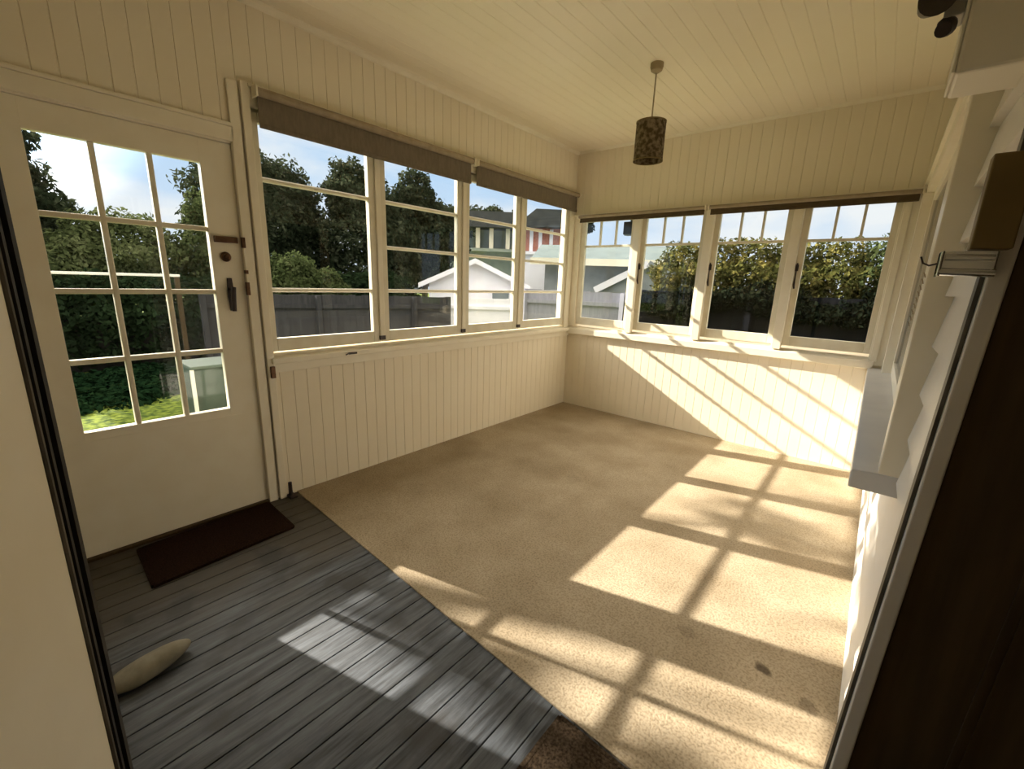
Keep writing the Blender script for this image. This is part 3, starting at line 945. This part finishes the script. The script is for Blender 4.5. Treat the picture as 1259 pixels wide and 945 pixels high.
# tall tree at the left of the garden door glass; its thin upper branches dapple the sun
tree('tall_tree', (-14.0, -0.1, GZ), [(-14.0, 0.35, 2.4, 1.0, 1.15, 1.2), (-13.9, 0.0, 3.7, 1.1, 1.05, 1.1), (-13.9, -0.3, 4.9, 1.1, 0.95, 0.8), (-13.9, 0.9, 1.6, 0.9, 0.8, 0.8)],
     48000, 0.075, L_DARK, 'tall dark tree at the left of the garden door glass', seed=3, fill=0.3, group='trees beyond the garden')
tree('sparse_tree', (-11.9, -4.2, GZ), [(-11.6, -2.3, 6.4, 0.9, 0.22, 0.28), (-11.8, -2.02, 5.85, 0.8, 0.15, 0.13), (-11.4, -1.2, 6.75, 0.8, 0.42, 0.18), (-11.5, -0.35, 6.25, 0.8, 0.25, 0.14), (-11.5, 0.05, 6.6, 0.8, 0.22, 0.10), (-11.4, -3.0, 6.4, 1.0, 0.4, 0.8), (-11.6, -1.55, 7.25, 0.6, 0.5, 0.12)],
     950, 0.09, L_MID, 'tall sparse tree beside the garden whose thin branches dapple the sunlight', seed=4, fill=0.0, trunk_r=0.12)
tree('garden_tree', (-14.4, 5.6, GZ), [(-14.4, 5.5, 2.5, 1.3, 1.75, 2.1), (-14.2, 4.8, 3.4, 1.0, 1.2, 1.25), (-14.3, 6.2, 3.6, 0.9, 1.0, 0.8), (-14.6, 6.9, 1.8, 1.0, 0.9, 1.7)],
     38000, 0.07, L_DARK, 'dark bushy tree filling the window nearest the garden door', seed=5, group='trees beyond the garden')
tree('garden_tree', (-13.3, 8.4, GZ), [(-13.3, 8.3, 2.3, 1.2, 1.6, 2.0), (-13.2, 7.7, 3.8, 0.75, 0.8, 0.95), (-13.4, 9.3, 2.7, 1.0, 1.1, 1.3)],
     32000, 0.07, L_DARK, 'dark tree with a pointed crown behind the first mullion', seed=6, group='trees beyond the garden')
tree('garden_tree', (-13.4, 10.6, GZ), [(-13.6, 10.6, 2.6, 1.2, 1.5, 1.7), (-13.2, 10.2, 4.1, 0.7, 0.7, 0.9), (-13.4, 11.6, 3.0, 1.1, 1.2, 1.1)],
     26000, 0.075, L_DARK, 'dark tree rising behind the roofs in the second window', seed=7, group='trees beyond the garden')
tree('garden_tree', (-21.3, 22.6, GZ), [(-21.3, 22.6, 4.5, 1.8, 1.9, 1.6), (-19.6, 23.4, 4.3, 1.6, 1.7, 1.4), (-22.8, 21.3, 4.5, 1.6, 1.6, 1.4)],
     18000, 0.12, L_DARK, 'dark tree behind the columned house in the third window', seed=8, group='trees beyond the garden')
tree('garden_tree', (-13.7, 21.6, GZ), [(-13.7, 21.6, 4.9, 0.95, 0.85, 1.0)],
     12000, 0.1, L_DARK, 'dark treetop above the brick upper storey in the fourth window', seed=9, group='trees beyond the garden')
tree('garden_shrub', (-12.5, 1.7, GZ), [(-12.5, 2.0, 1.5, 0.8, 1.2, 0.95), (-12.3, 1.25, 1.2, 0.6, 0.7, 0.8)],
     20000, 0.055, L_PALE, 'pale green shrub behind the white rail in the door glass', 'shrub', seed=10, group='shrubs beyond the garden')
tree('garden_shrub', (-12.4, 3.55, GZ), [(-12.4, 3.5, 1.7, 0.6, 0.6, 1.3), (-12.4, 3.8, 0.9, 0.6, 0.7, 0.9)],
     12000, 0.055, L_MID, 'upright green shrub in the right column of door panes', 'shrub', seed=11, group='shrubs beyond the garden')
tree('garden_shrub', (-9.7, 4.3, GZ), [(-9.7, 4.2, 1.05, 0.5, 0.75, 0.7), (-9.6, 4.9, 1.0, 0.4, 0.5, 0.5)],
     9000, 0.05, L_MID, 'mid green shrub behind the dark fence in the first window', 'shrub', seed=12, group='shrubs beyond the garden')

hd = empty('dark_hedge', (-10.9, 1.2, GZ), 'dark shaded hedge across the back of the lawn behind the door glass', 'hedge')
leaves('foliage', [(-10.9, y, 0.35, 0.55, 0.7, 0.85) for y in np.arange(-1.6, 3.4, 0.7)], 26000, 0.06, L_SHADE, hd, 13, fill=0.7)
mb = MB()
for y in np.arange(-1.5, 3.4, 1.0):
    mb.tube([(-10.9, y, GZ - 0.02), (-10.88, y + 0.05, 0.6)], [0.05, 0.03], 8)
mb.box(-11.05, -10.75, -1.7, 3.3, GZ, 0.5)
mb.build('stems', SUBFLOOR, hd)
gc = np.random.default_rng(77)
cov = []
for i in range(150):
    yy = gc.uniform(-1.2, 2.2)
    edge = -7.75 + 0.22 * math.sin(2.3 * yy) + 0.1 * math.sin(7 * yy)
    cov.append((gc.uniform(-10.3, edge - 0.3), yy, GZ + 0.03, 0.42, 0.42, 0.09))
gcv = leaves('lawn_shade_cover', cov, 42000, 0.05, L_COVER_SHADE, None, 78, up=1.2, fill=0.2)  # dark leaves added in place of the hedge's shade on the grass
tag(gcv, 'low dark green leaf bed standing in for the hedge shade on the lawn', 'ground cover', 'stuff')
# white rail in front of the hedge
rl = empty('garden_rail', (-9.9, 1.2, GZ), 'thin white rail on posts in front of the dark hedge', 'rail')
MB().box(-9.93, -9.88, -0.6, 2.3, 1.27, 1.315).build('rail', EXT_WHITE, rl, bevel=0.005)
for y in (-0.5, 2.25):
    MB().box(-9.94, -9.87, y - 0.035, y + 0.035, GZ, 1.27).build('post', DARK_LEAF, rl)
gb = empty('garden_box', (-6.4, 1.75, GZ), 'grey green garden box on the lawn in the lowest right door pane', 'box')
MB().box(-6.7, -6.15, 1.42, 1.95, GZ, 0.24).build('body', noisy('pale_green', (0.035, 0.058, 0.045), (0.07, 0.10, 0.08), 3), gb, bevel=0.01)
MB().box(-6.72, -6.13, 1.40, 1.97, 0.24, 0.28).build('lid', noisy('pale_green_lid', (0.09, 0.12, 0.10), (0.12, 0.15, 0.125), 3), gb, bevel=0.008)
MB().box(-6.16, -6.12, 1.395, 1.43, GZ, 0.24).build('corner_post', EXT_WHITE, gb)

tree('garden_shrub', (-11.0, 7.2, GZ), [(-11.0, 7.2, 0.5, 0.8, 1.5, 0.95), (-11.3, 5.6, 0.5, 0.7, 1.1, 0.9)],
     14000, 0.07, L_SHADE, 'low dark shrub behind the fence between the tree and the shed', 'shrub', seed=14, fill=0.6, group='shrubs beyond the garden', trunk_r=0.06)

# dark paling fence
def fence(label, p0, p1, z1, mat, pitch=0.12, group=None):
    p0, p1 = Vector((*p0, GZ)), Vector((*p1, GZ))
    o = empty('paling_fence', p0, label, 'fence', group=group)
    d = (p1 - p0)
    L = d.length
    d.normalize()
    n = Vector((-d.y, d.x, 0))
    mb = MB()
    k = 0
    while k * pitch < L:
        c = p0 + d * (k * pitch + pitch / 2)
        h = z1 + 0.02 * rnd.random()
        q = [c + d * (pitch * 0.497) * a + n * 0.01 * b for a, b in ((-1, -1), (1, -1), (1, 1), (-1, 1))]
        mb.hexa(q, [Vector((v.x, v.y, h)) for v in q])
        k += 1
    mb.build('palings', mat, o)
    for z in (GZ + 0.25, z1 - 0.2):
        MB().bar(p0 + Vector((0, 0, z - GZ)) - n * 0.035, p1 + Vector((0, 0, z - GZ)) - n * 0.035, 0.04, 0.07).build('rail', mat, o)
    for s in np.arange(0.05, L, 1.8):
        c = p0 + d * s - n * 0.07
        MB().box(c.x - 0.04, c.x + 0.04, c.y - 0.04, c.y + 0.04, GZ, z1).build('post', mat, o)
    return o
DFENCE = noisy('dark_fence_stain', (0.032, 0.032, 0.036), (0.05, 0.05, 0.055), 6, rough=1.0, spec=0.05, stretch=(4, 4, 0.5))
BFENCE_SHADE = noisy('black_fence_shade', (0.006, 0.007, 0.009), (0.012, 0.013, 0.017), 6, rough=1.0, spec=0.0, stretch=(4, 4, 0.5))
LFENCE = noisy('lavender_fence_paint', (0.27, 0.27, 0.325), (0.32, 0.32, 0.38), 6, rough=0.7, stretch=(4, 4, 0.5))
WFENCE = noisy('white_fence_paint', (0.78, 0.77, 0.82), (0.84, 0.83, 0.88), 4, rough=0.6)
fence('dark grey paling fence across the garden behind the first two windows', (-8.9, 2.3), (-7.05, 6.3), 1.02, DFENCE)

# ------------------------------------------------------------------ neighbouring buildings
LILAC = noisy('white_wall_paint', (0.80, 0.78, 0.84), (0.86, 0.85, 0.90), 3, rough=0.7)
REDROOF = noisy('red_brown_roof', (0.17, 0.10, 0.075), (0.26, 0.17, 0.13), 9, rough=0.8)
BRICK = noisy('red_brick', (0.36, 0.13, 0.09), (0.46, 0.20, 0.14), 12, rough=0.85)
DKROOF = noisy('dark_roof', (0.035, 0.04, 0.04), (0.06, 0.065, 0.065), 4, rough=0.7)
GREYG = noisy('grey_green_wall', (0.22, 0.26, 0.22), (0.28, 0.32, 0.27), 4, rough=0.8)
TEAL = noisy('teal_roof', (0.065, 0.095, 0.098), (0.09, 0.125, 0.127), 3, rough=0.5, stretch=(1, 1, 1))
GREYW = noisy('grey_wall', (0.20, 0.22, 0.22), (0.26, 0.28, 0.28), 3, rough=0.8)
FASC = noisy('cream_fascia', (0.70, 0.66, 0.52), (0.76, 0.72, 0.58), 3)
WINDK = noisy('dark_window', (0.10, 0.13, 0.14), (0.16, 0.19, 0.19), 2, rough=0.15, spec=0.5)

def oriented(o, origin, a):
    o.location = origin
    o.rotation_euler = (0, 0, a)
def lbuild(mb, name, mat, parent, bevel=0.0):
    ob = mb.build(name, mat, None, bevel=bevel)
    ob.parent = parent
    return ob

# white garden shed, gable towards the sunroom. local x along its front (to the right seen from the sunroom), y going back
a_sh = math.atan2(1.2, 1.25)
sd = empty('garden_shed', (0, 0, 0), 'white garden shed with a pale edged gable roof in the second and third windows', 'shed')
oriented(sd, (-8.75, 7.15, GZ), a_sh)
lbuild(MB().prism([(0, 0), (2.3, 0), (2.3, 1.75), (1.15, 2.27), (0, 1.75)], 'y', 0.0, 1.6), 'wall', LILAC, sd)
lbuild(MB().prism([(-0.22, 1.68), (1.15, 2.30), (2.52, 1.68), (2.52, 1.74), (1.15, 2.37), (-0.22, 1.74)], 'y', -0.15, 1.75), 'roof', REDROOF, sd)
lbuild(MB().prism([(-0.24, 1.62), (1.15, 2.25), (1.15, 2.37), (-0.24, 1.74)], 'y', -0.185, -0.152), 'bargeboard', WFENCE, sd)
lbuild(MB().prism([(2.54, 1.62), (1.15, 2.25), (1.15, 2.37), (2.54, 1.74)], 'y', -0.185, -0.152), 'bargeboard', WFENCE, sd)
fr = lbuild(MB().box(1.55, 2.05, -0.03, 0.0, 1.25, 1.62), 'window', WFENCE, sd)
lbuild(MB().box(1.59, 2.01, -0.045, -0.031, 1.29, 1.58), 'window_glass', WINDK, fr)
fence('white paling fence in front of the white garden shed', (-7.55, 6.45), (-5.5, 8.35), 1.0, WFENCE, 0.3)

# white house with a brick upper storey, behind the shed
a_h = math.atan2(1.1, 1.2)
hb = empty('neighbour_house', (0, 0, 0), 'tall white house with a red brick upper storey behind the corner post', 'house')
oriented(hb, (-10.1, 12.35, GZ), a_h)
lbuild(MB().box(0, 1.95, 0, 4, 0, 2.86), 'wall', LILAC, hb)
lbuild(MB().box(0.05, 1.95, 0.25, 4, 2.86, 3.75), 'brick_storey', BRICK, hb)
for k in (0.08, 0.34, 0.66, 1.05, 1.55):
    lbuild(MB().box(k, k + 0.12, 0.16, 0.26, 2.86, 3.68), 'post', WFENCE, hb)
lbuild(MB().box(-0.06, 2.0, -0.12, 0.25, 2.80, 2.90), 'band', WFENCE, hb)
lbuild(MB().prism([(-0.2, 3.72), (2.15, 3.72), (1.4, 4.3), (0.5, 4.3)], 'y', -0.2, 4.3), 'roof', DKROOF, hb)
f = lbuild(MB().box(0.95, 1.95, -0.04, 0, 1.5, 2.45), 'window', WFENCE, hb)
lbuild(MB().box(1.02, 1.88, -0.05, -0.041, 1.57, 2.38), 'window_glass', WINDK, f)
# columned grey house far behind
hc = empty('columned_house', (0, 0, 0), 'grey green house with white columns seen above the shed roof', 'house')
oriented(hc, (-16.6, 14.6, GZ), math.atan2(1.2, 1.35))
lbuild(MB().box(0, 4.2, 0.9, 4, 0, 4.3), 'wall', GREYG, hc)
for k in (0.5, 1.45, 2.1, 2.9, 3.7):
    lbuild(MB().box(k, k + 0.2, 0, 0.2, 3.35, 4.32), 'column', FASC, hc)
lbuild(MB().box(-0.2, 4.4, -0.1, 0.95, 3.22, 3.36), 'balcony', GREYG, hc)
for k in (0.1, 3.9):
    lbuild(MB().box(k, k + 0.2, 0.05, 0.25, 0, 3.22), 'support', GREYG, hc)
lbuild(MB().prism([(-0.6, 4.30), (4.8, 4.30), (3.4, 5.0), (0.9, 5.0)], 'y', -0.4, 5.3), 'roof', DKROOF, hc)
# gabled grey house with the teal roof beyond the corner
a_d = math.atan2(1.0, 2.0)
hg = empty('teal_roofed_house', (0, 0, 0), 'grey house with a teal metal roof and white gable edge beyond the far windows', 'house')
oriented(hg, (-6.6, 9.0, GZ), a_d)
lbuild(MB().box(0, 3.7, 0.3, 4, 0, 2.38), 'wall', GREYW, hg)
lbuild(MB().prism([(-0.1, 2.42), (1.3, 2.86), (4.2, 2.86), (4.2, 2.42)], 'x', -0.3, 3.95), 'roof', TEAL, hg)
lbuild(MB().box(-0.3, 3.95, -0.16, -0.08, 2.28, 2.44), 'gutter', FASC, hg)
lbuild(MB().bar((1.35, -0.9, 1.72), (2.45, -0.9, 2.32), 0.10, 0.14), 'gable_edge', WFENCE, hg)
lbuild(MB().prism([(1.35, 1.66), (2.45, 2.26), (3.6, 1.66)], 'y', -0.85, 0.3), 'porch_gable', GREYW, hg)
lbuild(MB().bar((2.45, -0.9, 2.32), (3.65, -0.9, 1.72), 0.10, 0.14), 'gable_edge', GREYW, hg)
lbuild(MB().box(1.45, 3.5, -0.8, 0.3, 0, 1.68), 'porch_wall', GREYW, hg)
fence('lavender grey paling fence in the far corner window', (-5.2, 6.5), (-3.25, 7.2), 1.26, LFENCE, 0.18)
fence('black paling fence added to stand in for shade under the golden hedge', (-3.3, 7.0), (1.2, 7.25), 1.32, BFENCE_SHADE, 0.15)  # added fence, its near black colour stands in for shade below the bushes

iv = empty('fence_shade_ivy', (-1.4, 6.95, 0.5), 'dark ivy added over the black fence to stand in for shade', 'ivy')
leaves('foliage', [(x_, 6.98 + 0.055 * (x_ + 3.3), 1.18 + 0.09 * math.sin(3.1 * x_), 0.34, 0.16, 0.2 + 0.07 * math.sin(5 * x_ + 1)) for x_ in np.arange(-3.0, 1.0, 0.34)], 12000, 0.034, L_IVY_SHADE, iv, 51, fill=0.5)  # added dark leaves carry the bushes' lower shade up past the fence top
# golden hedge beyond the far windows
hz = [(-2.75, 7.75, 1.55, 0.5, 0.4, 0.55), (-2.2, 7.8, 1.6, 0.5, 0.42, 0.55), (-1.65, 7.85, 1.55, 0.5, 0.42, 0.58), (-1.1, 7.85, 1.5, 0.5, 0.42, 0.55), (-0.55, 7.9, 1.5, 0.5, 0.42, 0.58), (0.0, 7.95, 1.5, 0.5, 0.42, 0.62)]
names = ['golden leaved bush at the left end of the row, below the teal roof', 'yellow green bush in the second far window beside the mullion', 'yellow green bush at the left of the third far window', 'green and gold bush at the right of the third far window', 'gold tipped bush in the middle of the right end far window', 'darker green bush beside the house wall in the right end far window']
for i, b in enumerate(hz):
    tree('golden_bush', (b[0], b[1], GZ), [b, (b[0], b[1], 0.7, 0.5, 0.4, 0.7)], 9000, 0.036, L_MID if i == 5 else L_GOLD, names[i], 'bush', seed=30 + i, fill=0.55, group='golden bushes beyond the far windows', trunk_r=0.05)

# lamp under the eave outside the corner window
ol = empty('eave_lamp', (-2.17, 4.55, 2.0), 'dark square lamp outside the top of the far corner window', 'lamp')
MB().box(-2.26, -2.13, 4.50, 4.60, 1.93, 2.06).build('body', BLACK, ol, bevel=0.006)
MB().box(-2.25, -2.14, 4.51, 4.59, 1.922, 1.93).build('lens', WINDK, ol)
MB().tube([(-2.195, 4.55, 2.06), (-2.195, 4.55, CZ + 0.11)], 0.012, 10).build('stem', BLACK, ol)
